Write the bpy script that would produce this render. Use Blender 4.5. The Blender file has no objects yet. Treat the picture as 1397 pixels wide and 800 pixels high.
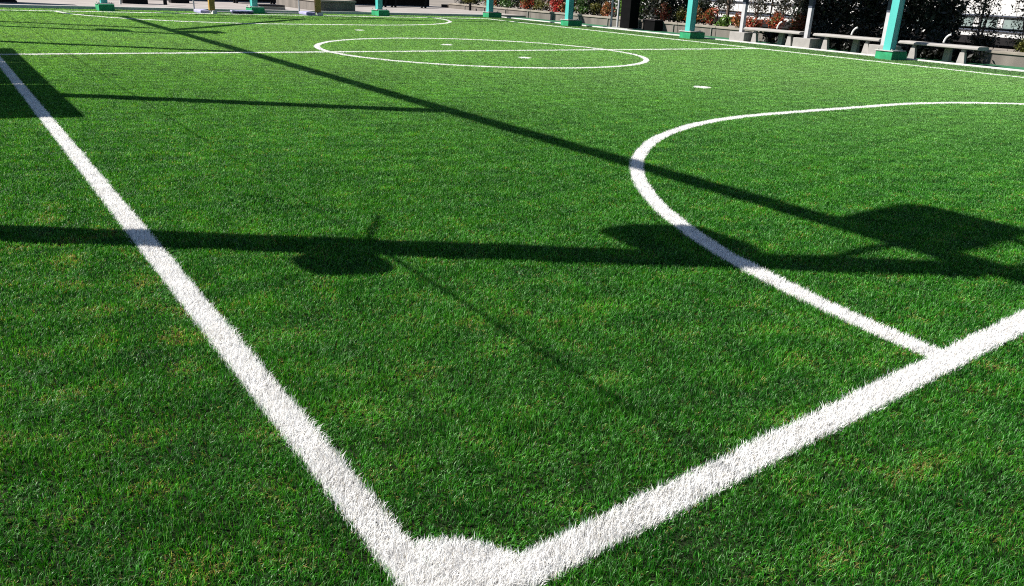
import bpy, bmesh, math, random
import numpy as np
from mathutils import Vector, Matrix

SC = bpy.context.scene
COL = SC.collection
rng = np.random.default_rng(7)
random.seed(7)
R = math.radians

# ------------------------------------------------------------------ pitch dimensions (metres)
W, L = 15.48, 24.05          # width of the pitch, length of the pitch
HW = 0.046                   # half width of a white line
SKEW = 0.0622                # the near goal line was laid slightly out of square
AR, AG = 4.53, 1.065         # radius of the goal area arcs, half of their straight
SUN = Vector((-4.35, 2.90, 4.79)).normalized()
CAM = Vector((-0.6557, -1.109, 1.1837))
YAW, PITCH, ROLL = -0.6165, 0.3654, 0.0463

# ------------------------------------------------------------------ materials
def nodes(m):
    m.use_nodes = True
    nt = m.node_tree
    return nt, nt.nodes, nt.links, nt.nodes['Principled BSDF']

def mat(name, col, rough=0.7, var=0.15, scale=6.0, col2=None, bump=0.0, metal=0.0, streak=False, spec=0.5, fine=60.0):
    m = bpy.data.materials.new(name)
    nt, N, K, P = nodes(m)
    P.inputs['Roughness'].default_value = rough
    P.inputs['Metallic'].default_value = metal
    P.inputs['Specular IOR Level'].default_value = spec
    tc = N.new('ShaderNodeTexCoord')
    src = tc.outputs['Object']
    if streak:
        mp = N.new('ShaderNodeMapping'); mp.inputs['Scale'].default_value = (1, 1, 0.18)
        K.new(src, mp.inputs['Vector']); src = mp.outputs['Vector']
    n1 = N.new('ShaderNodeTexNoise'); n1.inputs['Scale'].default_value = scale; n1.inputs['Detail'].default_value = 6
    n2 = N.new('ShaderNodeTexNoise'); n2.inputs['Scale'].default_value = fine; n2.inputs['Detail'].default_value = 3
    K.new(src, n1.inputs['Vector']); K.new(tc.outputs['Object'], n2.inputs['Vector'])
    add = N.new('ShaderNodeMath'); add.operation = 'MULTIPLY_ADD'
    add.inputs[1].default_value = 0.4
    K.new(n2.outputs['Fac'], add.inputs[0]); K.new(n1.outputs['Fac'], add.inputs[2])
    rp = N.new('ShaderNodeValToRGB')
    rp.color_ramp.elements[0].position = 0.45; rp.color_ramp.elements[1].position = 0.95
    a = [c * (1 - var) for c in col]; b = [min(1, c * (1 + var)) for c in (col2 or col)]
    rp.color_ramp.elements[0].color = (*a, 1); rp.color_ramp.elements[1].color = (*b, 1)
    K.new(add.outputs[0], rp.inputs['Fac']); K.new(rp.outputs['Color'], P.inputs['Base Color'])
    if bump:
        bp = N.new('ShaderNodeBump'); bp.inputs['Strength'].default_value = bump; bp.inputs['Distance'].default_value = 0.02
        K.new(add.outputs[0], bp.inputs['Height']); K.new(bp.outputs['Normal'], P.inputs['Normal'])
    return m

def leaf_mat(name, rough=0.4, trans=0.3, spec=0.5, tint=(1.0, 1.0, 0.6), attr='col', ratt=False):
    """thin leaf or blade: colour from the mesh's per-blade colour, some light passing through"""
    m = bpy.data.materials.new(name)
    nt, N, K, P = nodes(m)
    at = N.new('ShaderNodeAttribute'); at.attribute_name = attr
    P.inputs['Roughness'].default_value = rough
    P.inputs['Specular IOR Level'].default_value = spec
    K.new(at.outputs['Color'], P.inputs['Base Color'])
    if ratt:
        ra = N.new('ShaderNodeAttribute'); ra.attribute_name = 'rgh'
        K.new(ra.outputs['Fac'], P.inputs['Roughness'])
    tr = N.new('ShaderNodeBsdfTranslucent')
    mx = N.new('ShaderNodeMix'); mx.data_type = 'RGBA'; mx.blend_type = 'MULTIPLY'; mx.inputs[0].default_value = 1
    K.new(at.outputs['Color'], mx.inputs[6]); mx.inputs[7].default_value = (*tint, 1)
    K.new(mx.outputs[2], tr.inputs['Color'])
    ms = N.new('ShaderNodeMixShader'); ms.inputs[0].default_value = trans
    K.new(P.outputs[0], ms.inputs[1]); K.new(tr.outputs[0], ms.inputs[2])
    K.new(ms.outputs[0], N['Material Output'].inputs['Surface'])
    return m

M = dict(
    soil=mat('turf_infill', (0.007, 0.012, 0.005), 0.95, 0.5, 9, (0.012, 0.018, 0.007), 0.3, spec=0.1),
    whitebase=mat('white_turf_backing', (0.45, 0.45, 0.43), 0.95, 0.3, 30),
    ground=mat('dusty_ground', (0.16, 0.14, 0.12), 0.95, 0.3, 0.4),
    paving=mat('pale_pavement', (0.235, 0.205, 0.198), 0.9, 0.16, 1.3, (0.26, 0.24, 0.225), 0.1),
    kerb=mat('pale_kerb', (0.44, 0.445, 0.425), 0.8, 0.12, 3),
    green_paint=mat('green_painted_ground', (0.006, 0.085, 0.034), 0.85, 0.35, 1.6, (0.012, 0.11, 0.045), 0.1),
    conc=mat('weathered_concrete', (0.19, 0.18, 0.168), 0.9, 0.28, 3.5, (0.23, 0.22, 0.20), 0.25, streak=True),
    conc_light=mat('pale_concrete', (0.255, 0.243, 0.232), 0.85, 0.14, 5, None, 0.2),
    wall=mat('planter_concrete', (0.10, 0.09, 0.08), 0.9, 0.35, 2.2, (0.13, 0.115, 0.102), 0.3, streak=True),
    cap=mat('planter_cap_concrete', (0.20, 0.178, 0.15), 0.9, 0.25, 3, None, 0.2),
    turq=mat('turquoise_paint', (0.058, 0.35, 0.325), 0.42, 0.07, 2.5, (0.068, 0.39, 0.355), streak=True),
    block_green=mat('green_block_paint', (0.002, 0.18, 0.068), 0.7, 0.3, 6, (0.005, 0.23, 0.09), 0.15),
    plate=mat('worn_grey_plate', (0.30, 0.31, 0.29), 0.6, 0.3, 12),
    steel=mat('galvanised_steel', (0.38, 0.38, 0.40), 0.55, 0.15, 5, metal=0.1),
    slate=mat('slate_trim_and_shade', (0.035, 0.045, 0.07), 0.5, 0.2, 5),
    dark=mat('dark_steel', (0.007, 0.007, 0.008), 0.7, 0.4, 5, spec=0.15),
    black=mat('black_steel', (0.003, 0.003, 0.0035), 0.8, 0.4, 5, spec=0.06),
    darkwood=mat('dark_stained_wood', (0.012, 0.010, 0.012), 0.7, 0.4, 5, spec=0.2),
    darkwall=mat('dark_boundary_wall', (0.010, 0.009, 0.010), 0.9, 0.4, 1.2, spec=0.2),
    yellow=mat('ochre_post_padding', (0.33, 0.20, 0.035), 0.6, 0.2, 6),
    white=mat('white_paint', (0.55, 0.55, 0.54), 0.5, 0.07, 6),
    lavender=mat('lavender_canvas', (0.28, 0.275, 0.44), 0.8, 0.15, 8),
    navy=mat('navy_canvas', (0.02, 0.022, 0.05), 0.8, 0.3, 8),
    facade=mat('white_render', (0.44, 0.44, 0.44), 0.8, 0.07, 0.7, streak=True),
    banner=mat('dark_windscreen_mesh', (0.02, 0.035, 0.03), 0.8, 0.2, 4),
    roof=mat('grey_roof_sheet', (0.25, 0.26, 0.27), 0.6, 0.15, 4),
    lamp=mat('lamp_housing', (0.12, 0.12, 0.125), 0.5, 0.15, 5),
    lens=mat('lamp_glass', (0.55, 0.57, 0.58), 0.15, 0.05, 5),
    rope=mat('grey_rope', (0.25, 0.25, 0.24), 0.8, 0.2, 20),
    bark=mat('brown_bark', (0.075, 0.050, 0.038), 0.9, 0.4, 12, None, 0.4),
    earth=mat('planting_soil', (0.030, 0.022, 0.016), 0.95, 0.5, 8, None, 0.3),
    frame=mat('window_frame_metal', (0.20, 0.21, 0.22), 0.5, 0.1, 5),
)
def glass_mat():
    m = bpy.data.materials.new('grey_window_glass')
    nt, N, K, P = nodes(m)
    P.inputs['Base Color'].default_value = (0.16, 0.20, 0.20, 1)
    P.inputs['Roughness'].default_value = 0.12
    n = N.new('ShaderNodeTexNoise'); n.inputs['Scale'].default_value = 2.0
    r = N.new('ShaderNodeValToRGB'); r.color_ramp.elements[0].color = (0.10, 0.13, 0.13, 1); r.color_ramp.elements[1].color = (0.24, 0.30, 0.29, 1)
    K.new(n.outputs['Fac'], r.inputs['Fac']); K.new(r.outputs['Color'], P.inputs['Base Color'])
    return m
M['glass'] = glass_mat()
M['blade'] = leaf_mat('green_blade', 0.42, 0.40, 0.15, (1.25, 1.25, 0.55), ratt=True)
M['white_blade'] = leaf_mat('white_blade', 0.5, 0.38, 0.4, (1, 1, 1), ratt=True)
M['leaf'] = leaf_mat('shrub_leaf', 0.45, 0.25, 0.4, (1.2, 1.1, 0.6))

# ------------------------------------------------------------------ object helpers
def tag(o, label=None, cat=None, group=None, kind=None):
    if label: o['label'] = label
    if cat: o['category'] = cat
    if group: o['group'] = group
    if kind: o['kind'] = kind
    return o

def thing(name, label, cat, loc=(0, 0, 0), rz=0.0, group=None):
    o = bpy.data.objects.new(name, None); COL.objects.link(o)
    o.empty_display_size = 0.2
    o.location = loc; o.rotation_euler = (0, 0, rz)
    return tag(o, label, cat, group)

class MB:
    """collects shapes, builds ONE mesh object"""
    def __init__(s): s.bm = bmesh.new()
    def box(s, lo, hi, bevel=0.0, rot=None):
        lo, hi = Vector(lo), Vector(hi)
        r = bmesh.ops.create_cube(s.bm, size=1.0)
        c, d = (lo + hi) / 2, hi - lo
        for v in r['verts']: v.co = Vector((v.co.x * d.x, v.co.y * d.y, v.co.z * d.z))
        if bevel:
            es = list({e for v in r['verts'] for e in v.link_edges})
            br = bmesh.ops.bevel(s.bm, geom=es, offset=bevel, segments=2, profile=0.6, affect='EDGES')
            vs = list({v for f in br['faces'] for v in f.verts} | {v for v in r['verts'] if v.is_valid})
        else: vs = r['verts']
        for v in vs:
            if rot is not None: v.co = rot @ v.co
            v.co += c
        return s
    def prism(s, poly, axis, a, b):
        """polygon in the two other axes pushed from a to b along axis"""
        def P(u, w, t):
            return {0: (t, u, w), 1: (u, t, w), 2: (u, w, t)}[axis]
        A = [s.bm.verts.new(P(u, w, a)) for u, w in poly]; B = [s.bm.verts.new(P(u, w, b)) for u, w in poly]
        s.bm.faces.new(A); s.bm.faces.new(B)
        for i in range(len(poly)):
            j = (i + 1) % len(poly); s.bm.faces.new((A[i], A[j], B[j], B[i]))
        return s
    def tube(s, pts, rad, n=8):
        pts = [Vector(p) for p in pts]
        rads = rad if isinstance(rad, (list, tuple)) else [rad] * len(pts)
        rings = []
        for i, p in enumerate(pts):
            d = (pts[min(i + 1, len(pts) - 1)] - pts[max(i - 1, 0)]).normalized()
            a = d.orthogonal().normalized() if not rings else (rings[-1][1] - d * rings[-1][1].dot(d)).normalized()
            b = d.cross(a)
            rings.append(([s.bm.verts.new(p + (a * math.cos(t) + b * math.sin(t)) * rads[i]) for t in [2 * math.pi * k / n for k in range(n)]], a))
        for (r0, _), (r1, _) in zip(rings, rings[1:]):
            for k in range(n): s.bm.faces.new((r0[k], r0[(k + 1) % n], r1[(k + 1) % n], r1[k]))
        s.bm.faces.new(rings[0][0]); s.bm.faces.new(rings[-1][0])
        return s
    def build(s, name, m, parent=None, smooth=False):
        bmesh.ops.recalc_face_normals(s.bm, faces=s.bm.faces[:])
        me = bpy.data.meshes.new(name); s.bm.to_mesh(me); s.bm.free()
        me.materials.append(m)
        if smooth: me.polygons.foreach_set('use_smooth', [True] * len(me.polygons))
        o = bpy.data.objects.new(name, me); COL.objects.link(o)
        if parent: o.parent = parent
        return o

def copy_tree(o, parent=None):
    c = o.copy(); COL.objects.link(c)
    c.parent = parent
    for ch in o.children: copy_tree(ch, c)
    return c

def sheet(name, pts, z, m, kind='structure'):
    me = bpy.data.meshes.new(name)
    me.from_pydata([(x, y, z) for x, y in pts], [], [tuple(range(len(pts)))])
    me.materials.append(m)
    o = bpy.data.objects.new(name, me); COL.objects.link(o)
    return tag(o, kind=kind)

# ------------------------------------------------------------------ ground
g = sheet('ground', [(-250, -250), (250, -250), (250, 250), (-250, 250)], -0.04, M['ground'])
tag(g, 'dusty bare ground stretching away all round the pitch', 'ground')
tb = sheet('turf_base', [(-8, -8), (16.96, -8), (16.96, 25.6), (-8, 25.6)], -0.009, M['soil'])
tag(tb, 'dark infill lying under the green turf blades', 'ground')
MBk = MB(); MBk.box((16.96, -8, -0.04), (17.06, 25.6, 0.035), 0.008)
kb = MBk.build('kerb', M['kerb']); tag(kb, 'thin pale kerb along the right side of the turf', 'kerb', kind='structure')
gs = sheet('painted_ground', [(17.06, -8), (18.9, -8), (18.9, 25.6), (17.06, 25.6)], 0.004, M['green_paint'])
tag(gs, 'dark green painted strip between the pale kerb and the planter wall', 'ground')
pv = MB().box((-30, 25.6, -0.04), (18.9, 34.5, 0.075)).build('pavement', M['paving'])
tag(pv, 'pale pinkish pavement beyond the far end of the pitch', 'pavement', kind='structure')
ke = MB().box((-30, 25.48, -0.04), (16.955, 25.597, 0.085), 0.008).build('kerb', M['kerb'])
tag(ke, 'pale kerb edging the pavement at the far end', 'kerb', kind='structure')

# ------------------------------------------------------------------ turf
def sines(x, y, scale, seed, n=14):
    """smooth non repeating field, about zero mean and unit spread"""
    r = np.random.default_rng(seed)
    out = np.zeros_like(x)
    for _ in range(n):
        a = r.uniform(0, 2 * np.pi); k = 2 * np.pi / scale * r.uniform(0.5, 1.6)
        out += np.sin(k * (x * np.cos(a) + y * np.sin(a)) + r.uniform(0, 6.28))
    return out * math.sqrt(2.0 / n)

LINES = ['green', 'touch_line', 'goal_line', 'halfway_line', 'centre_circle', 'goal_area_line', 'corner_arc', 'far_goal_line', 'right_touch_line', 'far_goal_area_line', 'pitch_mark']
MARKS = [L / 2 + 5.46, L / 2 + 1.336, L / 2 - 1.336, L / 2 - 5.46]
def area_d(x, y):
    dx = np.maximum(np.abs(x - W / 2) - AG, 0)
    return np.abs(np.hypot(dx, y) - AR)
def line_id(x, y):
    i = np.zeros(len(x), np.int32)
    inx = (x > -HW) & (x < W + HW)
    i[(np.abs(x - W) < HW) & (y > SKEW * W) & (y < L + HW)] = 8
    i[(np.abs(y - L) < HW) & inx] = 7
    i[(np.abs(y - L / 2) < HW) & inx] = 3
    i[np.abs(np.hypot(x - W / 2, y - L / 2) - 3.0) < HW] = 4
    i[(area_d(x, y) < HW) & (y > SKEW * x)] = 5
    i[(area_d(x, L - y) < HW) & (y < L)] = 9
    for my in MARKS: i[np.hypot(x - W / 2, y - my) < 0.11] = 10
    i[(np.abs(x) < HW - .003) & (y > -HW) & (y < L + HW)] = 1
    i[(np.abs(y - SKEW * x) < HW + 0.001) & inx] = 2
    i[(np.hypot(x, y) < 0.225) & (x > HW) & (y > SKEW * x + HW)] = 6
    return i

def blade_mesh(name, m, x, y, length, width, az, lean, yawb, col, rgh, tip=None):
    n = len(x)
    if n == 0: return None
    lx, ly = np.cos(az), np.sin(az)                       # lean direction
    wx, wy = np.cos(yawb), np.sin(yawb)                   # width direction
    V = np.empty((n, 5, 3), np.float32)
    hw = width / 2
    V[:, 0] = np.stack([x - wx * hw, y - wy * hw, np.zeros(n)], 1)
    V[:, 1] = np.stack([x + wx * hw, y + wy * hw, np.zeros(n)], 1)
    sl = np.sin(lean * 0.6); cl = np.cos(lean * 0.6)
    mxp, myp, mz = x + lx * sl * length * .55, y + ly * sl * length * .55, cl * length * .55
    V[:, 2] = np.stack([mxp + wx * hw * .85, myp + wy * hw * .85, mz], 1)
    V[:, 3] = np.stack([mxp - wx * hw * .85, myp - wy * hw * .85, mz], 1)
    l2 = np.minimum(lean * 1.5, 1.75)
    V[:, 4] = np.stack([mxp + lx * np.sin(l2) * length * .45, myp + ly * np.sin(l2) * length * .45, mz + np.cos(l2) * length * .45], 1)
    me = bpy.data.meshes.new(name)
    V[:, :, 2] -= 0.009
    me.vertices.add(n * 5); me.vertices.foreach_set('co', V.ravel())
    base = (np.arange(n, dtype=np.int32) * 5)[:, None]
    li = (base + np.array([0, 1, 2, 3, 3, 2, 4], np.int32)[None]).ravel()
    me.loops.add(n * 7); me.loops.foreach_set('vertex_index', li)
    ls = (np.arange(n, dtype=np.int32) * 7)[:, None] + np.array([0, 4], np.int32)[None]
    me.polygons.add(n * 2); me.polygons.foreach_set('loop_start', ls.ravel().astype(np.int32))
    me.update(calc_edges=True)
    at = me.attributes.new('col', 'FLOAT_COLOR', 'POINT')
    c = np.ones((n, 5, 4), np.float32); c[:, :, :3] = col[:, None, :]
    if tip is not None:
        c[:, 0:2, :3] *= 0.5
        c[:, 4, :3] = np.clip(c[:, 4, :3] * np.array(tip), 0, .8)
    at.data.foreach_set('color', c.ravel())
    a2 = me.attributes.new('rgh', 'FLOAT', 'POINT')
    a2.data.foreach_set('value', np.repeat(rgh.astype(np.float32), 5))
    me.materials.append(m)
    o = bpy.data.objects.new(name, me); COL.objects.link(o)
    return o

def turf():
    LAI = 3.0
    def wid(r): return np.maximum(0.0014, 0.00060 * r)
    def leng(r): return 0.0180 + 0.00028 * r
    half = R(47); head = math.pi / 2 + YAW
    rr = np.linspace(0.75, 32.0, 4000)
    dens = LAI / (leng(rr) * wid(rr)) / np.maximum(1, (rr / 9.0)) ** 0.7
    pdf = rr * dens
    cdf = np.concatenate([[0], np.cumsum((pdf[1:] + pdf[:-1]) / 2 * np.diff(rr))])
    total = cdf[-1] * 2 * half
    n = int(total)
    r = np.interp(rng.random(n) * cdf[-1], cdf, rr)
    a = head + (rng.random(n) * 2 - 1) * half
    x = CAM.x + r * np.cos(a); y = CAM.y + r * np.sin(a)
    k = (x < 16.955) & (y < 25.47) & (x > -6)
    x, y, r = x[k], y[k], r[k]
    # tufts: pull roots a little towards tuft centres
    cell = 0.011 + 0.0009 * r
    jx = rng.random(len(x)); gx = np.floor(x / cell); gy = np.floor(y / cell)
    h = np.sin(gx * 127.1 + gy * 311.7) * 43758.5453; hx = h - np.floor(h)
    h = np.sin(gx * 269.5 + gy * 183.3) * 43758.5453; hy = h - np.floor(h)
    near = np.clip((7 - r) / 5, 0, 1) * 0.65
    x += ((gx + hx) * cell - x) * near * jx; y += ((gy + hy) * cell - y) * near * jx
    ids = line_id(x + rng.normal(0, 0.004, len(x)), y + rng.normal(0, 0.004, len(x)))
    # the white lines are tufted more densely: a second sowing on the lines only, of finer blades
    def strip(pts):
        pts = np.array(pts, float); d = np.hypot(*np.diff(pts, axis=0).T); cum = np.concatenate([[0], np.cumsum(d)])
        return pts, cum
    th = np.linspace(0, 2 * np.pi, 181)
    q = np.linspace(np.pi, np.pi / 2, 60)
    ga = [(W / 2 - AG + AR * np.cos(t_), AR * np.sin(t_)) for t_ in q] + [(W / 2 + AG - AR * np.cos(t_), AR * np.sin(t_)) for t_ in q[::-1]]
    paths = [[(0, 0), (0, L)], [(0, 0), (W, SKEW * W)], [(0, L / 2), (W, L / 2)], [(0, L), (W, L)], [(W, SKEW * W), (W, L)],
             [(W / 2 + 3 * np.cos(t_), L / 2 + 3 * np.sin(t_)) for t_ in th], ga, [(a_, L - b_) for a_, b_ in ga]]
    paths += [[(W / 2 - .12, my), (W / 2 + .12, my)] for my in MARKS]
    paths += [[(0, 0.12), (0.25, 0.12)], [(0, 0.12), (0.25, 0.12)]]
    X, Y = [], []
    for pts in paths:
        pts, cum = strip(pts)
        big = 0.13 if len(pts) == 2 and cum[-1] < .3 else 0.065
        m_ = int(cum[-1] * 2 * big * 150000)
        u_ = np.interp(rng.random(m_) * cum[-1], cum, np.arange(len(pts)))
        i_ = np.minimum(u_.astype(int), len(pts) - 2); f_ = (u_ - i_)[:, None]
        P_ = pts[i_] * (1 - f_) + pts[i_ + 1] * f_ + rng.uniform(-big, big, (m_, 2))
        rr_ = np.hypot(P_[:, 0] - CAM.x, P_[:, 1] - CAM.y)
        ww_ = np.maximum(0.0015, 0.00045 * rr_)
        k_ = (rng.random(m_) < np.minimum(1, 4.6 / (0.021 * ww_) / 150000))
        X.append(P_[k_, 0]); Y.append(P_[k_, 1])
    X = np.concatenate(X); Y = np.concatenate(Y); RR = np.hypot(X - CAM.x, Y - CAM.y)
    iw = line_id(X + rng.normal(0, 0.006, len(X)), Y + rng.normal(0, 0.006, len(X)))
    k = iw > 0; X, Y, RR, iw = X[k], Y[k], RR[k], iw[k]
    k = ids == 0
    x, y, r, ids, hx, hy = [q_[k] for q_ in (x, y, r, ids, hx, hy)]
    x = np.concatenate([x, X]); y = np.concatenate([y, Y]); r = np.concatenate([r, RR]); ids = np.concatenate([ids, iw])
    hx = np.concatenate([hx, rng.random(len(X))]); hy = np.concatenate([hy, rng.random(len(X))])
    # thin the green a little, keep the white dense
    keep = (ids > 0) | (rng.random(len(x)) < 0.70 + 0.12 * np.clip((r - 3) / 6, 0, 1))
    x, y, r, ids, hx, hy = [q[keep] for q in (x, y, r, ids, hx, hy)]
    n = len(x)
    # lean: combed patches + tuft direction + random
    az0 = 0.35 * sines(x, y, 2.6, 11) + 1.0 * sines(x, y, 0.16, 12) * np.clip(1.2 - r / 9, .15, 1) + 0.15
    az = az0 + (hx - .5) * 4.2 + rng.normal(0, 0.9, n)
    lean = np.clip(rng.normal(0.62, 0.30, n) + 0.10 * sines(x, y, 0.35, 13), 0.05, 1.25)
    ls = np.clip(1.15 - r / 14, .30, 1.0)
    ln = leng(r) * np.clip(1 + rng.normal(0.0, 0.24, n) * ls, .45, 1.7) * (1 + .10 * ls * sines(x, y, 0.5, 14))
    wd = wid(r) * np.clip(rng.normal(1.0, 0.2, n), .5, 1.6)
    yb = az + math.pi / 2 + rng.normal(0, 0.7, n)
    # colour of each blade
    f1 = sines(x, y, 0.22, 21); f2 = sines(x, y, 0.9, 22); f3 = sines(x, y, 3.5, 23)
    v = np.exp(rng.normal(0, 1, n) * np.clip(.40 - .03 * r, .10, .36) + 0.10 * f1 + 0.035 * f2 + 0.03 * f3 + 0.55 * (hy - .5) * np.clip(1.1 - r / 8, .1, 1))
    t = np.clip(rng.normal(0.40, 0.25, n) + 0.05 * f2 + 0.08 * f1, 0, 1)[:, None]
    c = (1 - t) * np.array([[0.008, 0.104, 0.006]]) + t * np.array([[0.044, 0.190, 0.008]])
    c = c * v[:, None]
    # paler colour painted away from the corner, standing in for the grazing sheen
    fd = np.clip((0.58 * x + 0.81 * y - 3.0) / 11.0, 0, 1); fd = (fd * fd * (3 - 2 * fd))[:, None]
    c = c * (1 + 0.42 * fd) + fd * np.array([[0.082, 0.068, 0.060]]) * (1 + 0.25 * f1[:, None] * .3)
    pale = rng.random(n) < 0.20  # some blades coloured paler as painted glints
    c = np.where(pale[:, None], c * 0.9 + np.array([[0.070, 0.122, 0.058]]) * np.exp(rng.normal(0, .4, (n, 1))), c * 0.86)
    # straw coloured blades, commoner in worn patches and close to the white lines
    worn = 1 / (1 + np.exp(-(1.2 * f1 + 0.4 * f2 + 0.5 * f3 - 1.35) * 1.7))
    straw = (0.55 * rng.random(n) + 0.45 * hx) < (0.13 + 0.30 * worn * np.where((x < 0) | (y < SKEW * x), 1.25, 0.7)) * (1 - .75 * fd[:, 0])
    sc = np.array([[0.215, 0.185, 0.055]]) * np.exp(rng.normal(0, 0.35, (n, 1))) * np.stack([np.ones(n), rng.uniform(.85, 1.25, n), rng.uniform(.6, 1.4, n)], 1)
    c = np.where(straw[:, None], sc, c)
    lean = np.where(straw, np.clip(lean + 0.35, 0, 1.45), lean)
    ln = np.where(straw, ln * 0.8, ln)
    # blades in the margin outside the right touch line are coloured darker
    mar = (x > W + 0.35)
    c[mar] *= np.array([0.62, 0.60, 0.75])
    gi = ids == 0
    rg = np.clip(0.27 + 0.034 * r, .27, .72)
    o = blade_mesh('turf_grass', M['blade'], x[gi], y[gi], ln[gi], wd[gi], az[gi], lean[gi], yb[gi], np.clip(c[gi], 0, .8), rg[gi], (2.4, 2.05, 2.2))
    tag(o, 'short bright green turf blades covering the whole pitch', 'grass', kind='stuff')
    names = {1: 'left touch line running from the near corner into the distance', 2: 'broad near goal line crossing the lower right',
             3: 'straight halfway line across the middle of the pitch', 4: 'round centre circle', 5: 'near goal area line curving into the near goal line',
             6: 'small filled corner patch where the two near lines meet', 7: 'far goal line in front of the pavement',
             8: 'thin right touch line beside the benches', 9: 'far goal area line with its rounded end', 10: 'small round marks on the long axis of the pitch'}
    for i in range(1, 11):
        s = ids == i
        if not s.any(): continue
        wc = 0.89 * np.exp(rng.normal(0, 0.10, s.sum()) - 0.05 * np.abs(sines(x[s], y[s], 0.3, 31)))[:, None] * np.array([[1.0, 0.99, 0.975]])
        dirt = rng.random(s.sum()) < 0.03
        wc[dirt] *= np.array([0.55, 0.5, 0.4])
        o = blade_mesh(LINES[i], M['white_blade'], x[s], y[s], ln[s] * 1.12 * np.exp(rng.normal(0, .16, s.sum()) * np.clip(1.2 - r[s] / 8, .1, 1)), wd[s] * np.clip(1.1 - .04 * r[s], .75, 1.1), az[s], lean[s] * 0.85, yb[s], np.clip(wc, 0, .90), rg[s])
        tag(o, 'white ' + names[i], 'pitch marking', kind='structure')
    return n
NB = turf()
print('blades', NB)

# ------------------------------------------------------------------ turquoise frame round the pitch
H = 4.79
POSTS = 'turquoise steel posts standing round the pitch'
def make_post():
    t = thing('steel_post', '', 'post', group=POSTS)
    MB().box((-0.27, -0.20, -0.02), (0.30, 0.20, 0.175), 0.015).build('base_block', M['block_green'], t)
    MB().box((-0.29, -0.22, 0.176), (0.20, 0.22, 0.197), 0.004).build('base_plate', M['plate'], t)
    s = MB()
    s.box((-0.20, -0.085, 0.198), (-0.188, 0.085, H - 0.1))      # two flanges and a web: an H section closed on the court side
    s.box((-0.187, -0.078, 0.198), (-0.012, 0.078, H - 0.1))
    s.box((-0.011, -0.085, 0.198), (0.0, 0.085, H - 0.1))
    s.build('shaft', M['turq'], t)
    for dx, dy in ((-0.25, -0.16), (-0.25, 0.16), (0.13, -0.16), (0.13, 0.16)):
        MB().tube([(dx, dy, 0.197), (dx, dy, 0.225)], 0.016, 6).build('bolt', M['plate'], t)
    return t
post0 = make_post()
first = [post0]
def place_post(x, y, rz, label):
    o = first.pop() if first else copy_tree(post0)
    o.location = (x, y, 0); o.rotation_euler = (0, 0, rz); o['label'] = label
    return o
place_post(16.62, 9.35, 0, 'nearest turquoise post on a green block, standing in front of the right hand bench')
place_post(16.55, 15.22, 0, 'turquoise post on a green block left of the grey concrete benches, before red shrubs')
place_post(16.50, 20.50, 0, 'turquoise post on a green block before the planter wall, left of the dark column')
place_post(16.47, 25.15, 0, 'turquoise post at the far right corner of the pitch, where pavement and planter meet')
for x, lab in ((3.47, 'turquoise post at the far left, alone before the pale pavement'),
               (7.67, 'turquoise post just right of the left goal post at the far end'),
               (11.87, 'turquoise post right of the dark planter box at the far end')):
    place_post(x, 25.05 - 0.12, -math.pi / 2, lab)
for y, lab in ((3.45, 'turquoise floodlight post outside the left touch line, nearest the corner'),
               (8.65, 'turquoise post outside the left touch line beside the near end of the shelter'),
               (15.0, 'turquoise post outside the left touch line beside the far end of the shelter'),
               (18.85, 'turquoise floodlight post outside the left touch line, past the shelter'),
               (20.35, 'turquoise post outside the left touch line where the corner brace starts'),
               (25.0, 'turquoise post at the far left corner of the pitch frame')):
    place_post(-1.05, y, math.pi, lab)

def beam(name, a, b, r, lab, grp='turquoise beams joining the post tops'):
    a, b = Vector(a), Vector(b)
    d = b - a; rot = Vector((1, 0, 0)).rotation_difference(d.normalized()).to_matrix()
    o = MB().box((-d.length / 2, -r, -r), (d.length / 2, r, r), 0, rot).build(name, M['turq'])
    o.location = (a + b) / 2
    return tag(o, lab, 'beam', grp)
beam('frame_beam', (-0.95, 3.2, H), (-0.95, 25.1, H), 0.064, 'long turquoise beam along the tops of the left posts')
beam('frame_beam', (-0.85, 25.0, H), (16.4, 25.0, H), 0.085, 'turquoise beam along the post tops at the far end')
beam('frame_beam', (16.5, 9.2, H), (16.5, 25.1, H), 0.085, 'turquoise beam along the tops of the right posts')
beam('frame_beam', (-0.85, 20.05, H), (3.7, 24.9, H), 0.075, 'short diagonal turquoise brace at the far left top corner')

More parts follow.
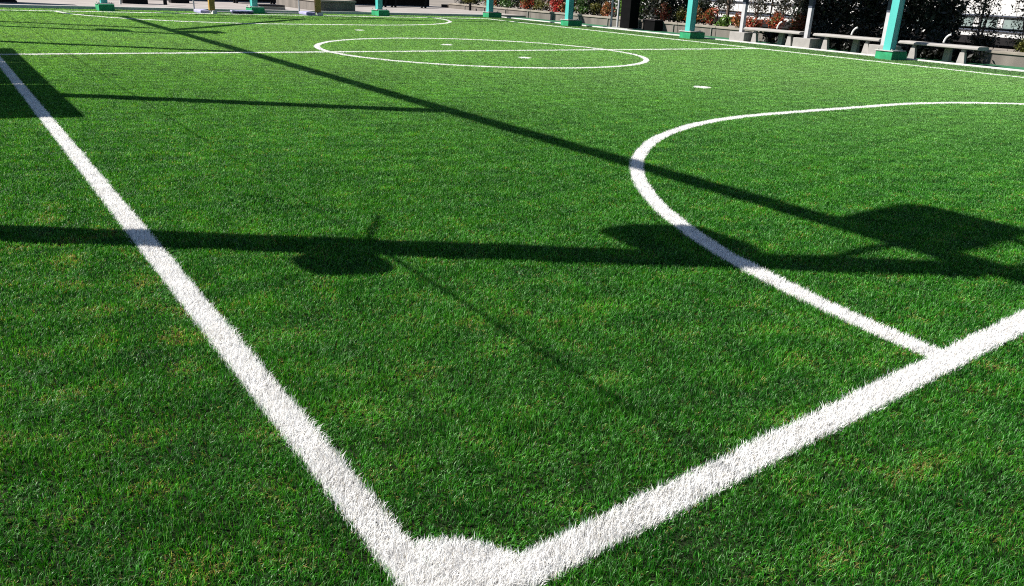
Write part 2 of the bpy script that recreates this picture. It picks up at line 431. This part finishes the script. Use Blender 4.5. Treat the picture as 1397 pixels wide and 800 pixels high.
def floodlights(y0, lab):
    def lamp(label, lo, hi, lens_lo, lens_hi, struts, bev):
        c = (Vector(lo) + Vector(hi)) / 2
        t = thing('floodlight', label, 'floodlight', c, 0, 'floodlights on the left posts')
        if hi[2] - lo[2] < 0.2:      # flat panel with rounded corners
            hx_, hy_ = (hi[0] - lo[0]) / 2, (hi[1] - lo[1]) / 2
            pl = [(sx * (hx_ - bev) + bev * math.cos(R(a0 + k * 15)), sy * (hy_ - bev) + bev * math.sin(R(a0 + k * 15))) for sx, sy, a0 in ((1, 1, 0), (-1, 1, 90), (-1, -1, 180), (1, -1, 270)) for k in range(7)]
            MB().prism(pl, 2, lo[2] - c[2], hi[2] - c[2]).build('housing', M['lamp'], t)
        else:
            b_ = MB(); r_ = bmesh.ops.create_uvsphere(b_.bm, u_segments=20, v_segments=12, radius=1.0)
            for v_ in r_['verts']:
                q_ = v_.co; v_.co = Vector([math.copysign(abs(q_[i_]) ** 0.62, q_[i_]) * (hi[i_] - lo[i_]) / 2 for i_ in range(3)])
            b_.build('housing', M['lamp'], t)
        MB().box(Vector(lens_lo) - c, Vector(lens_hi) - c).build('lens', M['lens'], t)
        for a, b in struts: MB().tube([Vector(a) - c, Vector(b) - c], 0.035, 8).build('bracket', M['turq'], t)
    lamp('wide flat floodlight panel hung beside the beam of the ' + lab, (-0.99, y0 + 0.32, 4.86), (-0.15, y0 + 1.04, 4.93),
         (-0.92, y0 + 0.40, 4.845), (-0.25, y0 + 0.96, 4.858), [((-0.97, y0 + 0.05, 4.0), (-0.90, y0 + 0.55, 4.86)), ((-0.40, y0 + 0.02, 4.84), (-0.40, y0 + 0.34, 4.88)), ((-0.86, y0 + 0.02, 4.86), (-0.40, y0 + 0.02, 4.84))], 0.11)
    lamp('boxy speaker lamp half way up the ' + lab, (-1.02, y0 + 0.0, 3.26), (-0.72, y0 + 0.58, 3.74),
         (-0.738, y0 + 0.14, 3.32), (-0.725, y0 + 0.54, 3.68), [((-0.95, y0, 3.5), (-0.95, y0 + 0.15, 3.5))], 0.122)
floodlights(3.45, 'floodlight post nearest the corner')
floodlights(18.85, 'floodlight post past the shelter')
t = thing('switch_box', 'grey switch box with a bracket strapped to the near floodlight post', 'switch box', (-0.95, 3.12, 1.80))
MB().box((-0.10, -0.13, -0.15), (0.11, 0.19, 0.12), 0.095).build('casing', M['lamp'], t)
MB().tube([(0.0, 0.4, 0.23), (0.2, 0.85, 0.30)], 0.012, 6).build('bracket', M['steel'], t)
tag(MB().tube([(-0.95, 24.9, 2.06), (-0.95, 20.3, 2.03), (-0.95, 15.0, 2.05), (-0.95, 8.65, 2.03), (-0.95, 3.37, 2.04)], 0.0042, 6).build('guide_rope', M['rope']), 'grey guide rope strung along the left posts at head height', 'rope')

tag(MB().tube([(-0.95, 3.36, 2.04), (-0.95, 2.6, 2.04), (-0.95, 1.9, 2.04), (-0.95, 1.0, 2.05)], [0.009, 0.008, 0.006, 0.002], 6).build('shadow_rod', M['steel']), 'unseen tapering rod added beside the near floodlight post to cast a fading shadow line', 'rod')  # unseen rod, added and tapered so that its thin shadow fades out

# dark mesh banner hung on the frame before the benches
t = thing('windscreen_banner', 'dark green mesh banner hung between two right posts above the benches', 'banner', (16.5, 12.3, 1.7))
MB().box((-0.006, -2.82, 0.0), (0.006, 2.80, 3.05)).build('sheet', M['banner'], t)
MB().tube([(0, -2.83, 3.05), (0, 2.81, 3.05)], 0.02, 6).build('top_cord', M['rope'], t)
MB().tube([(0, -2.83, 0.0), (0, 2.81, 0.0)], 0.015, 6).build('bottom_cord', M['rope'], t)

# team shelter outside the left touch line
t = thing('team_shelter', 'grey team shelter with a sloping three panel roof outside the left touch line', 'shelter', (-2.3, 11, 0))
ROOFZ = 2.0
for y0, y1 in ((7.66, 9.88), (9.915, 12.15), (12.185, 14.2)):
    m_ = MB(); dz = 0.43
    xo, xi = -1.55, -2.82
    zo, zi = ROOFZ, ROOFZ - 0.43 * 1.27
    m_.prism([(xo + 2.3, zo), (xo + 2.3, zo + 0.03), (xi + 2.3, zi + 0.03), (xi + 2.3, zi)], 1, y0 - 11, y1 - 11)
    m_.build('roof_panel', M['roof'], t)
MB().box((-0.68, -3.2, 0.0), (-0.655, 3.2, 1.44)).build('back_panel', M['roof'], t)
for yy in (-3.1, -1.05, 1.2, 3.1):
    MB().tube([(-0.6, yy, 0), (-0.6, yy, 1.45)], 0.03, 8).build('upright', M['steel'], t)
MB().box((-0.6, -3.0, 0.36), (-0.25, 3.0, 0.41), 0.01).build('seat', M['conc_light'], t)
for yy in (-2.6, 0.0, 2.6): MB().box((-0.5, yy - 0.04, 0), (-0.35, yy + 0.04, 0.36)).build('leg', M['conc'], t)

# ------------------------------------------------------------------ benches and grey posts on the right
def make_bench():
    t = thing('park_bench', '', 'bench', group='concrete benches beside the right touch line')
    ln = 0.88
    poly = [(-0.02, 0.33), (-0.02, 0.36), (0.03, 0.385), (0.40, 0.385), (0.43, 0.365), (0.43, 0.33), (0.36, 0.315), (0.04, 0.315)]
    MB().prism(poly, 1, -ln, ln).build('seat', M['conc_light'], t)
    for yy in (0.55, -0.55):
        b = MB()
        b.prism([(yy - 0.09, 0.0), (yy + 0.09, 0.0), (yy + 0.048, 0.25), (yy - 0.048, 0.25)], 0, 0.04, 0.13)
        b.box((0.05, yy - 0.035, 0.25), (0.12, yy + 0.035, 0.318))
        b.build('leg', M['conc_light'], t)
    b = MB(); b.prism([(0.28, 0.0), (0.42, 0.0), (0.37, 0.315), (0.31, 0.315)], 1, -0.16, -0.02)
    b.build('leg', M['conc'], t)
    pts = []
    for k in range(9):
        a = R(8 + 74 * k / 8); pts.append((0.20 + 0.0 * k, -0.02 - 0.15 * (1 - math.cos(a)) , 0.383 + 0.20 * math.sin(a)))
    b = MB(); b.tube(pts, 0.021, 8)
    b.build('armrest', M['white'], t)
    return t
bench0 = make_bench()
for i, (y, lab) in enumerate(((13.02, 'pale concrete bench farthest left of the three, red shrubs behind its end'),
                              (10.86, 'pale concrete bench in the middle, between two grey blocks before the dark hedge'),
                              (8.62, 'pale concrete bench on the right, next to the nearest turquoise post'))):
    o = bench0 if i == 0 else copy_tree(bench0)
    o.location = (17.09, y, 0); o['label'] = lab

def make_grey():
    t = thing('grey_post', '', 'post', group='grey posts in concrete blocks beside the benches')
    MB().box((-0.12, -0.24, -0.02), (0.38, 0.26, 0.252), 0.012).build('concrete_block', M['conc_light'], t)
    MB().box((0.0, -0.05, 0.253), (0.10, 0.05, 0.955)).build('shaft', M['steel'], t)
    MB().box((-0.004, -0.054, 0.956), (0.104, 0.054, 2.6)).build('shaded_shaft', M['slate'], t)  # shade on the upper shaft, painted as a slate coloured part
    return t
g0 = make_grey()
for i, (y, lab) in enumerate(((14.03, 'grey post in a concrete block left of all the benches'),
                              (11.98, 'grey post in a concrete block between the left and middle benches'),
                              (9.90, 'grey post in a concrete block just behind the nearest turquoise post'))):
    o = g0 if i == 0 else copy_tree(g0)
    o.location = (17.12, y, 0); o['label'] = lab

# ------------------------------------------------------------------ planter wall on the right
WX = 18.30
t = thing('planter_wall', 'long low concrete planter wall with a lighter cap running behind the benches', 'wall', (WX, 18.0, 0))
b = MB()
ys = np.arange(2.0, 33.0, 1.55)
for a, c in zip(ys, ys[1:]):
    b.box((0, a - 18 + 0.008, -0.04), (0.16, c - 18 - 0.008, 0.232), 0.006)
b.build('wall', M['wall'], t)
b = MB()
for a, c in zip(ys, ys[1:]): b.box((-0.03, a - 18 + 0.005, 0.234), (0.20, c - 18 - 0.005, 0.292), 0.008)
b.build('cap', M['cap'], t)
b = MB()
for a in ys[1:-1]:
    b.tube([(-0.022, a - 18 + 0.17, 0.0), (-0.022, a - 18 + 0.17, 0.233)], 0.018, 6)
b.build('drain_pipe', M['conc'], t)
MB().box((0.17, -16, -0.04), (2.2, 14.4, 0.20)).build('soil_bed', M['earth'], t)

# dark column with two pipes, dark bin, bollard
t = thing('steel_column', 'broad dark column with two thin pale pipes on its left, before the planter wall', 'column', (17.55, 19.0, 0))
MB().box((-0.02, -0.14, 0.03), (0.36, 0.30, 3.2), 0.01).build('shaft', M['black'], t)
MB().box((-0.16, -0.22, 0.0), (0.50, 0.95, 0.03)).build('base_plate', M['plate'], t)
MB().tube([(0.0, 0.44, 0.03), (0.0, 0.44, 3.2)], 0.035, 10).build('pipe', M['steel'], t)
MB().tube([(0.05, 0.80, 0.03), (0.05, 0.80, 3.2)], 0.035, 10).build('pipe', M['steel'], t)
t = thing('litter_bin', 'dark box shaped litter bin standing against the planter wall right of the dark column', 'bin', (17.93, 18.38, 0))
MB().box((0, -0.25, 0.0), (0.36, 0.25, 0.30), 0.015).build('body', M['black'], t)
MB().box((-0.02, -0.27, 0.302), (0.36, 0.27, 0.335), 0.01).build('lid', M['darkwood'], t)
t = thing('bollard', 'small dark bollard before the planter wall near the far corner', 'bollard', (18.08, 29.3, 0.075))
MB().tube([(0, 0, 0), (0, 0, 0.27)], [0.055, 0.05], 10).build('body', M['dark'], t)
MB().tube([(0, 0, 0.27), (0, 0, 0.30)], [0.062, 0.04], 10).build('cap', M['dark'], t)

# ------------------------------------------------------------------ far end
def goal():
    t = thing('goal', 'goal at the far end with ochre padded posts and pale ground bars', 'goal', (W / 2, L, 0))
    for s in (-1, 1):
        x = s * 1.6
        pp = MB().box((x - 0.085, -0.05, 0.10), (x + 0.085, 0.09, 2.0), 0.03).build('goal_post', M['yellow'], t)
        MB().box((x - 0.02, -0.13, 0.0), (x + 0.11, 0.10, 0.10), 0.02).build('foot', M['white'], pp)
        MB().box((x - 0.30, 0.10, 0.0), (x - 0.04, 0.85, 0.10), 0.03).build('ground_bar', M['lavender'], t)
        MB().tube([(x - 0.27, 0.9, 0), (x - 0.27, 0.9, 1.9)], 0.022, 8).build('back_pole', M['steel'], t)
        MB().tube([(x - 0.27, 0.9, 1.9), (x, 0.05, 1.95)], 0.022, 8).build('back_pole', M['steel'], t)
    MB().box((-1.7, -0.05, 2.0), (1.7, 0.09, 2.12), 0.03).build('crossbar', M['yellow'], t)
    MB().tube([(-1.87, 0.9, 0.02), (1.33, 0.9, 0.02)], 0.02, 8).build('back_bar', M['steel'], t)
goal()
t = thing('sandbag', 'lavender sandbag with a dark underside lying behind the far goal', 'sandbag', (7.12, 24.42, 0.0))
MB().box((-0.33, -0.12, 0.055), (0.30, 0.14, 0.105), 0.022).build('cover', M['lavender'], t)
MB().box((-0.31, -0.11, 0.0), (0.29, 0.12, 0.053), 0.02).build('underside', M['navy'], t)

t = thing('planter_box', 'low concrete planter box behind the right post of the far goal', 'planter', (10, 25.75, 0.075))
MB().box((0, 0, 0), (1.34, 4.0, 0.285), 0.01).build('wall', M['wall'], t)
MB().box((-0.03, -0.03, 0.286), (1.37, 4.03, 0.345), 0.01).build('cap', M['cap'], t)
def far_hedge(name, x0, x1, y0, y1, z0, z1, n, lab, pal, cat='hedge', grp=None):
    t = thing(name, lab, cat, ((x0 + x1) / 2, (y0 + y1) / 2, z0), 0, grp)
    leaf_mesh('foliage', t, n, (0, 0, (z1 - z0) / 2), ((x1 - x0) / 2, (y1 - y0) / 2, (z1 - z0) / 2), 0.05, pal, boxy=True)
    return t

def leaf_mesh(name, parent, n, c, rad, size, pal, boxy=False, shell=0.55, seed=None):
    """many leaf sized faces through a crown's volume; colour per leaf"""
    r = np.random.default_rng(abs(hash((round(parent.location.x, 2), round(parent.location.y, 2), n))) % 99991 if seed is None else seed)
    if boxy:
        p = r.uniform(-1, 1, (n, 3))
    else:
        d = r.normal(0, 1, (n, 3)); d /= np.linalg.norm(d, axis=1)[:, None]
        # lumpy radius: some lobes stick out, some gaps
        lob = 1 + 0.22 * np.sin(d[:, 0] * 5 + r.uniform(0, 6)) * np.sin(d[:, 1] * 4 + r.uniform(0, 6)) + 0.16 * np.sin(d[:, 2] * 7 + d[:, 0] * 6 + r.uniform(0, 6))
        p = d * (r.uniform(0, 1, n) ** shell * lob)[:, None]
    # clumps
    k = max(6, n // 45)
    cc = p[r.integers(0, n, k)]
    ci = r.integers(0, k, n)
    p = p * 0.35 + cc[ci] * 0.65 + r.normal(0, 0.07, (n, 3))
    P = p * np.array(rad) + np.array(c)
    u = r.normal(0, 1, (n, 3)); u /= np.linalg.norm(u, axis=1)[:, None]
    w = np.cross(u, r.normal(0, 1, (n, 3))); w /= np.linalg.norm(w, axis=1)[:, None]
    s = size * np.exp(r.normal(0, 0.3, n))[:, None]
    V = np.stack([P - u * s, P + w * s * .45, P + u * s, P - w * s * .45], 1).astype(np.float32)
    me = bpy.data.meshes.new(name)
    me.vertices.add(n * 4); me.vertices.foreach_set('co', V.ravel())
    me.loops.add(n * 4); me.loops.foreach_set('vertex_index', np.arange(n * 4, dtype=np.int32))
    me.polygons.add(n); me.polygons.foreach_set('loop_start', np.arange(0, n * 4, 4, dtype=np.int32))
    me.update(calc_edges=True)
    pal = np.array(pal)
    cl = pal[r.integers(0, len(pal), k)][ci]
    alt = pal[r.integers(0, len(pal), n)]
    mixm = (r.random(n) < 0.3)[:, None]
    cl = (np.where(mixm, alt, cl) * 1.25) * np.exp(r.normal(0, 0.3, (n, 1)))
    at = me.attributes.new('col', 'FLOAT_COLOR', 'POINT')
    c4 = np.ones((n, 4, 4), np.float32); c4[:, :, :3] = np.clip(cl, 0, .8)[:, None, :]
    at.data.foreach_set('color', c4.ravel())
    me.materials.append(M['leaf'])
    o = bpy.data.objects.new(name, me); COL.objects.link(o); o.parent = parent
    return o

GREEN = [(0.030, 0.075, 0.018), (0.055, 0.115, 0.025), (0.020, 0.050, 0.014)]
LIME = [(0.10, 0.19, 0.03), (0.07, 0.15, 0.025), (0.05, 0.10, 0.02)]
RED = [(0.26, 0.045, 0.028), (0.34, 0.075, 0.04), (0.16, 0.05, 0.025), (0.06, 0.07, 0.02)]
CRIM = [(0.40, 0.035, 0.035), (0.30, 0.03, 0.03), (0.12, 0.035, 0.02)]
RUST = [(0.22, 0.09, 0.028), (0.15, 0.07, 0.025), (0.07, 0.06, 0.02), (0.26, 0.06, 0.03)]
OLIVE = [(0.10, 0.095, 0.025), (0.07, 0.08, 0.02), (0.045, 0.05, 0.015)]
DARK = [(0.010, 0.016, 0.011), (0.018, 0.025, 0.018), (0.034, 0.036, 0.034)]
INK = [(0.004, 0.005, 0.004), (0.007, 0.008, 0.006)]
BROWN = [(0.050, 0.032, 0.022), (0.035, 0.030, 0.018), (0.022, 0.02, 0.014)]

def shrub(name, x, y, w, d, h, n, pal, lab, z=0.18, cat='shrub', grp='shrubs planted along the wall', size=0.032, boxy=False):
    t = thing(name, lab, cat, (x, y, z), 0, grp)
    leaf_mesh('foliage', t, n, (0, 0, h * 0.55), (d, w, h * 0.55), size, pal, boxy=boxy)
    b = MB()
    for k in range(4):
        a = random.uniform(0, 6.28)
        b.tube([(0.03 * math.cos(a), 0.03 * math.sin(a), 0), (0.4 * d * math.cos(a), 0.4 * w * math.sin(a), h * 0.75)], [0.014, 0.006], 5)
    b.build('stem', M['bark'], t)
    return t

SH = [ # y, half width, height, leaves, palette, x offset, label
    (30.6, .75, .62, 700, OLIVE, .35, 'olive shrub at the far end of the planter wall'),
    (29.0, .70, .66, 700, RUST, .40, 'rusty brown shrub behind the small bollard'),
    (27.6, .65, .55, 700, GREEN, .35, 'green shrub left of the far corner post, above the planter wall'),
    (26.4, .60, .70, 900, RED, .40, 'red shrub right behind the far corner post'),
    (25.35, .50, .60, 700, OLIVE, .35, 'olive green shrub just right of the far corner post'),
    (24.55, .50, .78, 1100, CRIM, .45, 'crimson shrub, the reddest of the planter wall'),
    (23.7, .45, .55, 700, RUST, .35, 'rusty shrub next to the crimson one'),
    (23.0, .45, .74, 900, GREEN, .45, 'green shrub left of the third turquoise post'),
    (22.2, .40, .58, 700, OLIVE, .35, 'olive shrub behind the third turquoise post'),
    (21.4, .38, .58, 900, RUST, .32, 'rusty red shrub right of the third turquoise post'),
    (20.55, .42, .80, 1100, LIME, .40, 'lime green drooping shrub left of the dark column'),
    (18.75, .36, .66, 900, RED, .42, 'red shrub above the dark litter bin'),
    (18.05, .34, .62, 800, OLIVE, .45, 'flat topped olive shrub right of the litter bin'),
    (17.35, .36, .58, 900, RUST, .30, 'orange brown shrub left of the second turquoise post'),
    (16.75, .30, .66, 800, RED, .42, 'dull red shrub just left of the second turquoise post'),
    (16.05, .30, .44, 800, LIME, .24, 'low lime shrub just right of the second turquoise post'),
    (15.55, .33, .56, 900, RUST, .32, 'orange shrub between the second turquoise post and the first grey post'),
    (14.95, .30, .46, 900, RED, .26, 'bright red low shrub left of the first grey post'),
    (14.25, .33, .56, 900, RED, .34, 'red shrub behind the left end of the left bench'),
    (13.55, .35, .55, 900, RUST, .34, 'rusty shrub behind the left bench'),
    (12.6, .45, .50, 900, DARK, .30, 'dark low shrub behind the right end of the left bench'),
    (11.6, .50, .48, 900, BROWN, .30, 'dark brown low shrub behind the left part of the middle bench'),
    (10.5, .50, .46, 900, DARK, .30, 'dark low shrub behind the middle bench armrest'),
    (9.5, .45, .48, 900, DARK, .30, 'dark low shrub left of the right bench armrest'),
    (8.55, .42, .46, 900, BROWN, .32, 'dark brown low shrub behind the right bench'),
    (7.55, .34, .42, 900, OLIVE, .30, 'olive shrub right of the benches, lit by the sun'),
    (6.75, .34, .50, 900, LIME, .34, 'lime tinted shrub at the right edge above the planter wall'),
]
for i, (y, w, h, n, pal, xo, lab) in enumerate(SH):
    shrub('shrub', WX + 0.17 + xo, y, w, 0.26, h, int(n * 1.3), pal, lab)

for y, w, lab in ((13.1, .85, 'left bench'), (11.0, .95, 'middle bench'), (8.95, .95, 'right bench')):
    shrub('shade_leaves', 18.0, y, w, 0.20, .30, 4200, INK, 'near-black leaves added to stand in for shade under the ' + lab, z=0.0, cat='plant', grp='shade leaves added under the benches', size=0.045, boxy=True)  # invented plants whose near-black leaves stand in for the shade under the benches

# tall dark hedge plants behind
TH = [(31.2, 1.1, 1.5, DARK), (29.0, 1.1, 1.6, GREEN), (26.8, 1.1, 1.5, DARK), (24.6, 1.1, 1.6, BROWN), (22.6, 1.0, 1.6, DARK), (20.8, .9, 1.7, GREEN),
      (19.2, .8, 1.6, DARK), (17.8, .7, 1.5, DARK), (13.6, .50, 1.5, DARK), (12.7, .6, 1.6, DARK), (11.7, .6, 1.6, DARK), (10.7, .6, 1.6, DARK), (9.8, .5, 1.25, DARK)]
TL = ['at the very end of the planting', 'behind the bollard', 'behind the far corner post', 'behind the crimson shrub', 'behind the third turquoise post', 'left of the dark column',
      'right behind the dark column', 'behind the orange brown shrub', 'behind the left bench', 'between the left and middle benches', 'behind the middle bench', 'left of the nearest turquoise post', 'right of the nearest turquoise post']
for (y, w, h, pal), tl in zip(TH, TL):
    shrub('hedge_plant', WX + 0.95, y, w * 1.1, 0.30, h, int(5200 * w), pal, 'tall dark evergreen hedge plant ' + tl, grp='tall hedge plants behind the low shrubs', size=0.055, cat='hedge plant', boxy=True)
# thin climbers before the white building
for y, w, z, h, n, lab in ((16.6, .55, .55, .9, 1500, 'thin dark climber on the fence left of the white wall gap'), (15.4, .55, .55, .9, 1300, 'sparse dark climber on the fence above the orange shrub'),
                           (14.5, .45, .55, .9, 1500, 'sparse dark climber on the fence left of the hedge'),
                           (8.9, .55, .35, 1.2, 1150, 'sparse dark climber on the fence above the right bench'), (7.9, .5, .35, 1.2, 900, 'sparse dark climber on the fence before the windows'), (7.0, .5, .35, 1.2, 700, 'thin dark climber on the fence at the right edge')):
    shrub('climber', 19.36, y, w, 0.10, h, n, BROWN + DARK, lab, z=z, cat='climbing plant', grp='climbing plants on the wire fence', size=0.03, boxy=True)

t = thing('wire_fence', 'dark wire fence with a horizontal rail standing behind the hedge', 'fence', (19.45, 13, 0))
for yy in np.arange(-8, 9, 2.0): MB().tube([(0, yy, 0), (0, yy, 1.9)], 0.022, 6).build('fence_post', M['dark'], t)
for z in (0.34, 0.69, 1.85):
    MB().tube([(0.03, -8.5, z), (0.03, 8.5, z)], 0.018, 6).build('rail', M['dark'], t)
MB().tube([(-0.02, -8.5, 0.715), (-0.02, 8.5, 0.715)], 0.010, 6).build('rail_highlight', M['white'], t)  # white line drawn as the highlight along the dark rail
b = MB()
for yy in np.arange(-8.5, 8.5, 0.42): b.tube([(0.045, yy, 0.1), (0.045, yy, 1.85)], 0.004, 4)
b.build('wire_mesh', M['dark'], t)

t = thing('young_tree', 'young tree with a thin leaning brown trunk at the right edge', 'tree', (19.0, 7.75, 0.18))
MB().tube([(0, 0.02, 0), (0.02, -0.03, 0.6), (0.04, -0.10, 1.3), (0.1, -0.2, 2.2)], [0.035, 0.03, 0.025, 0.015], 8).build('trunk', M['bark'], t)
b = MB()
for k in range(7):
    a = k * 0.9; z = 0.7 + 0.2 * k
    b.tube([(0.03, -0.06, z), (0.03 + 0.35 * math.cos(a), -0.06 + 0.45 * math.sin(a), z + 0.3)], [0.010, 0.004], 5)
b.build('branch', M['bark'], t)
leaf_mesh('crown', t, 420, (0.1, -0.1, 1.6), (0.6, 0.8, 0.9), 0.04, RED[:2] + BROWN + [(0.18, 0.04, 0.06)])
t = thing('young_tree', 'young tree with a dark slim trunk behind the orange shrub', 'tree', (19.0, 16.2, 0.18))
MB().tube([(0, 0, 0), (0.02, 0.03, 0.7), (0.0, 0.05, 1.4), (0.05, 0.1, 2.4)], [0.06, 0.05, 0.04, 0.02], 8).build('trunk', M['bark'], t)
leaf_mesh('crown', t, 700, (0.0, 0.05, 1.5), (0.6, 0.7, 0.9), 0.045, DARK + BROWN)

# ------------------------------------------------------------------ building behind the hedge
t = thing('building', 'white rendered building with a band of grey windows behind the hedge', 'building', (27, 18, 0))
bb = MB()
wins = [(11.44, 12.12), (12.27, 12.87), (13.02, 13.84), (8.6, 9.3), (10.0, 10.7), (14.4, 15.2)]
bb.box((0.06, -12, 0.0), (6, 14, 6.0))
bb.box((0.0, -12, 0.283), (0.055, 14, 0.50)); bb.box((0.0, -12, 0.88), (0.055, 14, 6.0))
wins.sort(); last = 6.0
for a, c in wins + [(32.0, 32.0)]:
    bb.box((0.0, last - 18, 0.503), (0.055, a - 18, 0.877)); last = c
bb.build('wall', M['facade'], t)
for a, c in wins:
    w_ = MB().box((0.02, a - 18 + 0.004, 0.506), (0.04, c - 18 - 0.004, 0.874)).build('window', M['frame'], t)
    MB().box((0.012, a - 18 + 0.03, 0.535), (0.019, c - 18 - 0.03, 0.845)).build('pane', M['glass'], w_)
MB().box((-0.01, -12, 0.0), (0.055, 14, 0.28)).build('plinth', M['darkwall'], t)
MB().box((-0.06, -12, 0.885), (-0.003, 14, 0.925)).build('ledge', M['slate'], t)
MB().box((-0.05, -12, 0.44), (-0.003, 14, 0.485)).build('sill', M['slate'], t)
MB().box((-0.2, -12.2, 6.003), (6.2, 14.2, 6.2)).build('roof', M['roof'], t)

# ------------------------------------------------------------------ far boundary wall, benches, planters
t = thing('boundary_wall', 'long dark boundary wall behind the far pavement', 'wall', (0, 33.2, 0.075))
MB().box((-25, 0, 0), (18.3, 0.25, 2.2)).build('wall', M['darkwall'], t)
MB().box((-25, -0.04, 2.203), (18.3, 0.29, 2.27)).build('cap', M['cap'], t)

def make_far_bench():
    t = thing('park_bench', '', 'bench', group='dark benches on the far pavement')
    MB().box((-0.9, -0.22, 0.33), (0.9, 0.22, 0.38), 0.008).build('seat', M['darkwood'], t)
    MB().box((-0.9, 0.20, 0.45), (0.9, 0.24, 0.80), 0.008).build('backrest', M['darkwood'], t)
    for x in (-0.7, 0.7):
        for y in (-0.16, 0.16): MB().box((x - 0.035, y - 0.035, 0), (x + 0.035, y + 0.035, 0.33)).build('leg', M['dark'], t)
    MB().box((-0.88, 0.10, 0.08), (0.88, 0.14, 0.33)).build('front_panel', M['dark'], t)
    return t
fb = make_far_bench()
for i, (x, y, lab) in enumerate(((9.6, 31.0, 'dark bench on the far pavement left of the turquoise post by the goal'),
                                 (14.2, 30.9, 'dark bench on the far pavement right of the planter box'),
                                 (16.0, 30.8, 'dark bench on the far pavement nearest the planter wall'))):
    o = fb if i == 0 else copy_tree(fb)
    o.location = (x, y, 0.075); o['label'] = lab

def dark_planter(x, y, w, d, h, lab):
    t = thing('planter_box', lab, 'planter', (x, y, 0.075), 0, 'planter boxes on the far pavement')
    MB().box((-w / 2, 0, 0), (w / 2, d, h), 0.01).build('wall', M['darkwall'], t)
    MB().box((-w / 2 - 0.02, -0.02, h + 0.002), (w / 2 + 0.02, d + 0.02, h + 0.05), 0.008).build('cap', M['cap'], t)
    leaf_mesh('foliage', t, 300, (0, d / 2, h + 0.25), (w / 2, d / 2, 0.25), 0.05, DARK + GREEN)
t = thing('utility_cabinet', 'tall dark utility cabinet at the far left edge of the pavement', 'cabinet', (0.65, 27.0, 0.075))
MB().box((-0.85, 0, 0.06), (0.85, 0.6, 1.6), 0.02).build('body', M['darkwall'], t)
MB().box((-0.88, -0.03, 0.0), (0.88, 0.63, 0.058)).build('base', M['darkwood'], t)
for sx in (-0.41, 0.41): MB().box((sx - 0.39, -0.022, 0.12), (sx + 0.39, -0.003, 1.5), 0.006).build('door', M['dark'], t)
dark_planter(4.9, 28.2, 0.75, 0.5, 0.45, 'dark planter box just right of the left far post')
dark_planter(6.6, 29.6, 0.6, 0.4, 0.14, 'very low dark planter box left of the far goal')
t = thing('signpost', 'thin white post on the pavement right of the far left turquoise post', 'signpost', (4.35, 27.6, 0.075))
MB().tube([(0, 0, 0), (0, 0, 1.8)], 0.03, 8).build('pole', M['white'], t)
MB().box((-0.2, -0.045, 1.45), (0.2, -0.032, 1.8)).build('board', M['white'], t)
t = thing('bollard', 'dark bollard on the pavement left of the far goal', 'bollard', (5.75, 28.0, 0.075))
MB().tube([(0, 0, 0), (0, 0, 0.55)], [0.06, 0.055], 10).build('body', M['dark'], t)
MB().tube([(0, 0, 0.55), (0, 0, 0.58)], [0.065, 0.045], 10).build('cap', M['dark'], t)
t = thing('concrete_step', 'low grey concrete step with a dark top behind the middle far post', 'step', (8.55, 26.0, 0.075))
MB().box((-0.45, 0, 0), (0.45, 0.6, 0.09), 0.008).build('base', M['conc'], t)
MB().box((-0.40, 0.05, 0.092), (0.46, 0.55, 0.14), 0.008).build('top', M['darkwood'], t)

# ------------------------------------------------------------------ light
wd = bpy.data.worlds.new('World'); SC.world = wd; wd.use_nodes = True
nt = wd.node_tree; bg = nt.nodes['Background']
sky = nt.nodes.new('ShaderNodeTexSky'); sky.sky_type = 'NISHITA'; sky.sun_disc = False
sky.sun_elevation = math.asin(SUN.z); sky.sun_rotation = math.atan2(SUN.x, SUN.y)
sky.air_density = 1.0; sky.dust_density = 0.6; sky.ozone_density = 3.0
nt.links.new(sky.outputs[0], bg.inputs['Color']); bg.inputs['Strength'].default_value = 0.041
sl = bpy.data.lights.new('sun', 'SUN'); sl.energy = 4.6; sl.angle = R(0.53); sl.color = (1.0, 0.95, 0.87)
so = bpy.data.objects.new('sun', sl); COL.objects.link(so)
so.rotation_euler = SUN.to_track_quat('Z', 'Y').to_euler(); so.location = SUN * 40

# ------------------------------------------------------------------ camera
cy, sy = math.cos(YAW), math.sin(YAW); cp, sp = math.cos(PITCH), math.sin(PITCH); cr, sr = math.cos(ROLL), math.sin(ROLL)
f = Vector((-sy * cp, cy * cp, -sp)); r0 = Vector((cy, sy, 0)); u0 = r0.cross(f)
rt = cr * r0 + sr * u0; up = -sr * r0 + cr * u0
cam = bpy.data.cameras.new('camera'); co = bpy.data.objects.new('camera', cam); COL.objects.link(co)
mw = Matrix((( rt.x, up.x, -f.x, CAM.x), (rt.y, up.y, -f.y, CAM.y), (rt.z, up.z, -f.z, CAM.z), (0, 0, 0, 1)))
co.matrix_world = mw
cam.sensor_width = 36; cam.lens = 36 * 1100.73 / 1397; cam.clip_start = 0.05; cam.clip_end = 600
SC.camera = co

SC.view_settings.view_transform = 'Standard'; SC.view_settings.look = 'None'
SC.view_settings.exposure = 1.30; SC.view_settings.gamma = 1.0
SC.cycles.max_bounces = 5; SC.cycles.diffuse_bounces = 3; SC.cycles.glossy_bounces = 2; SC.cycles.transmission_bounces = 3
SC.cycles.caustics_reflective = False; SC.cycles.caustics_refractive = False
SC.cycles.use_denoising = False
SC.cycles.pixel_filter_type = 'BLACKMAN_HARRIS'; SC.cycles.filter_width = 1.1
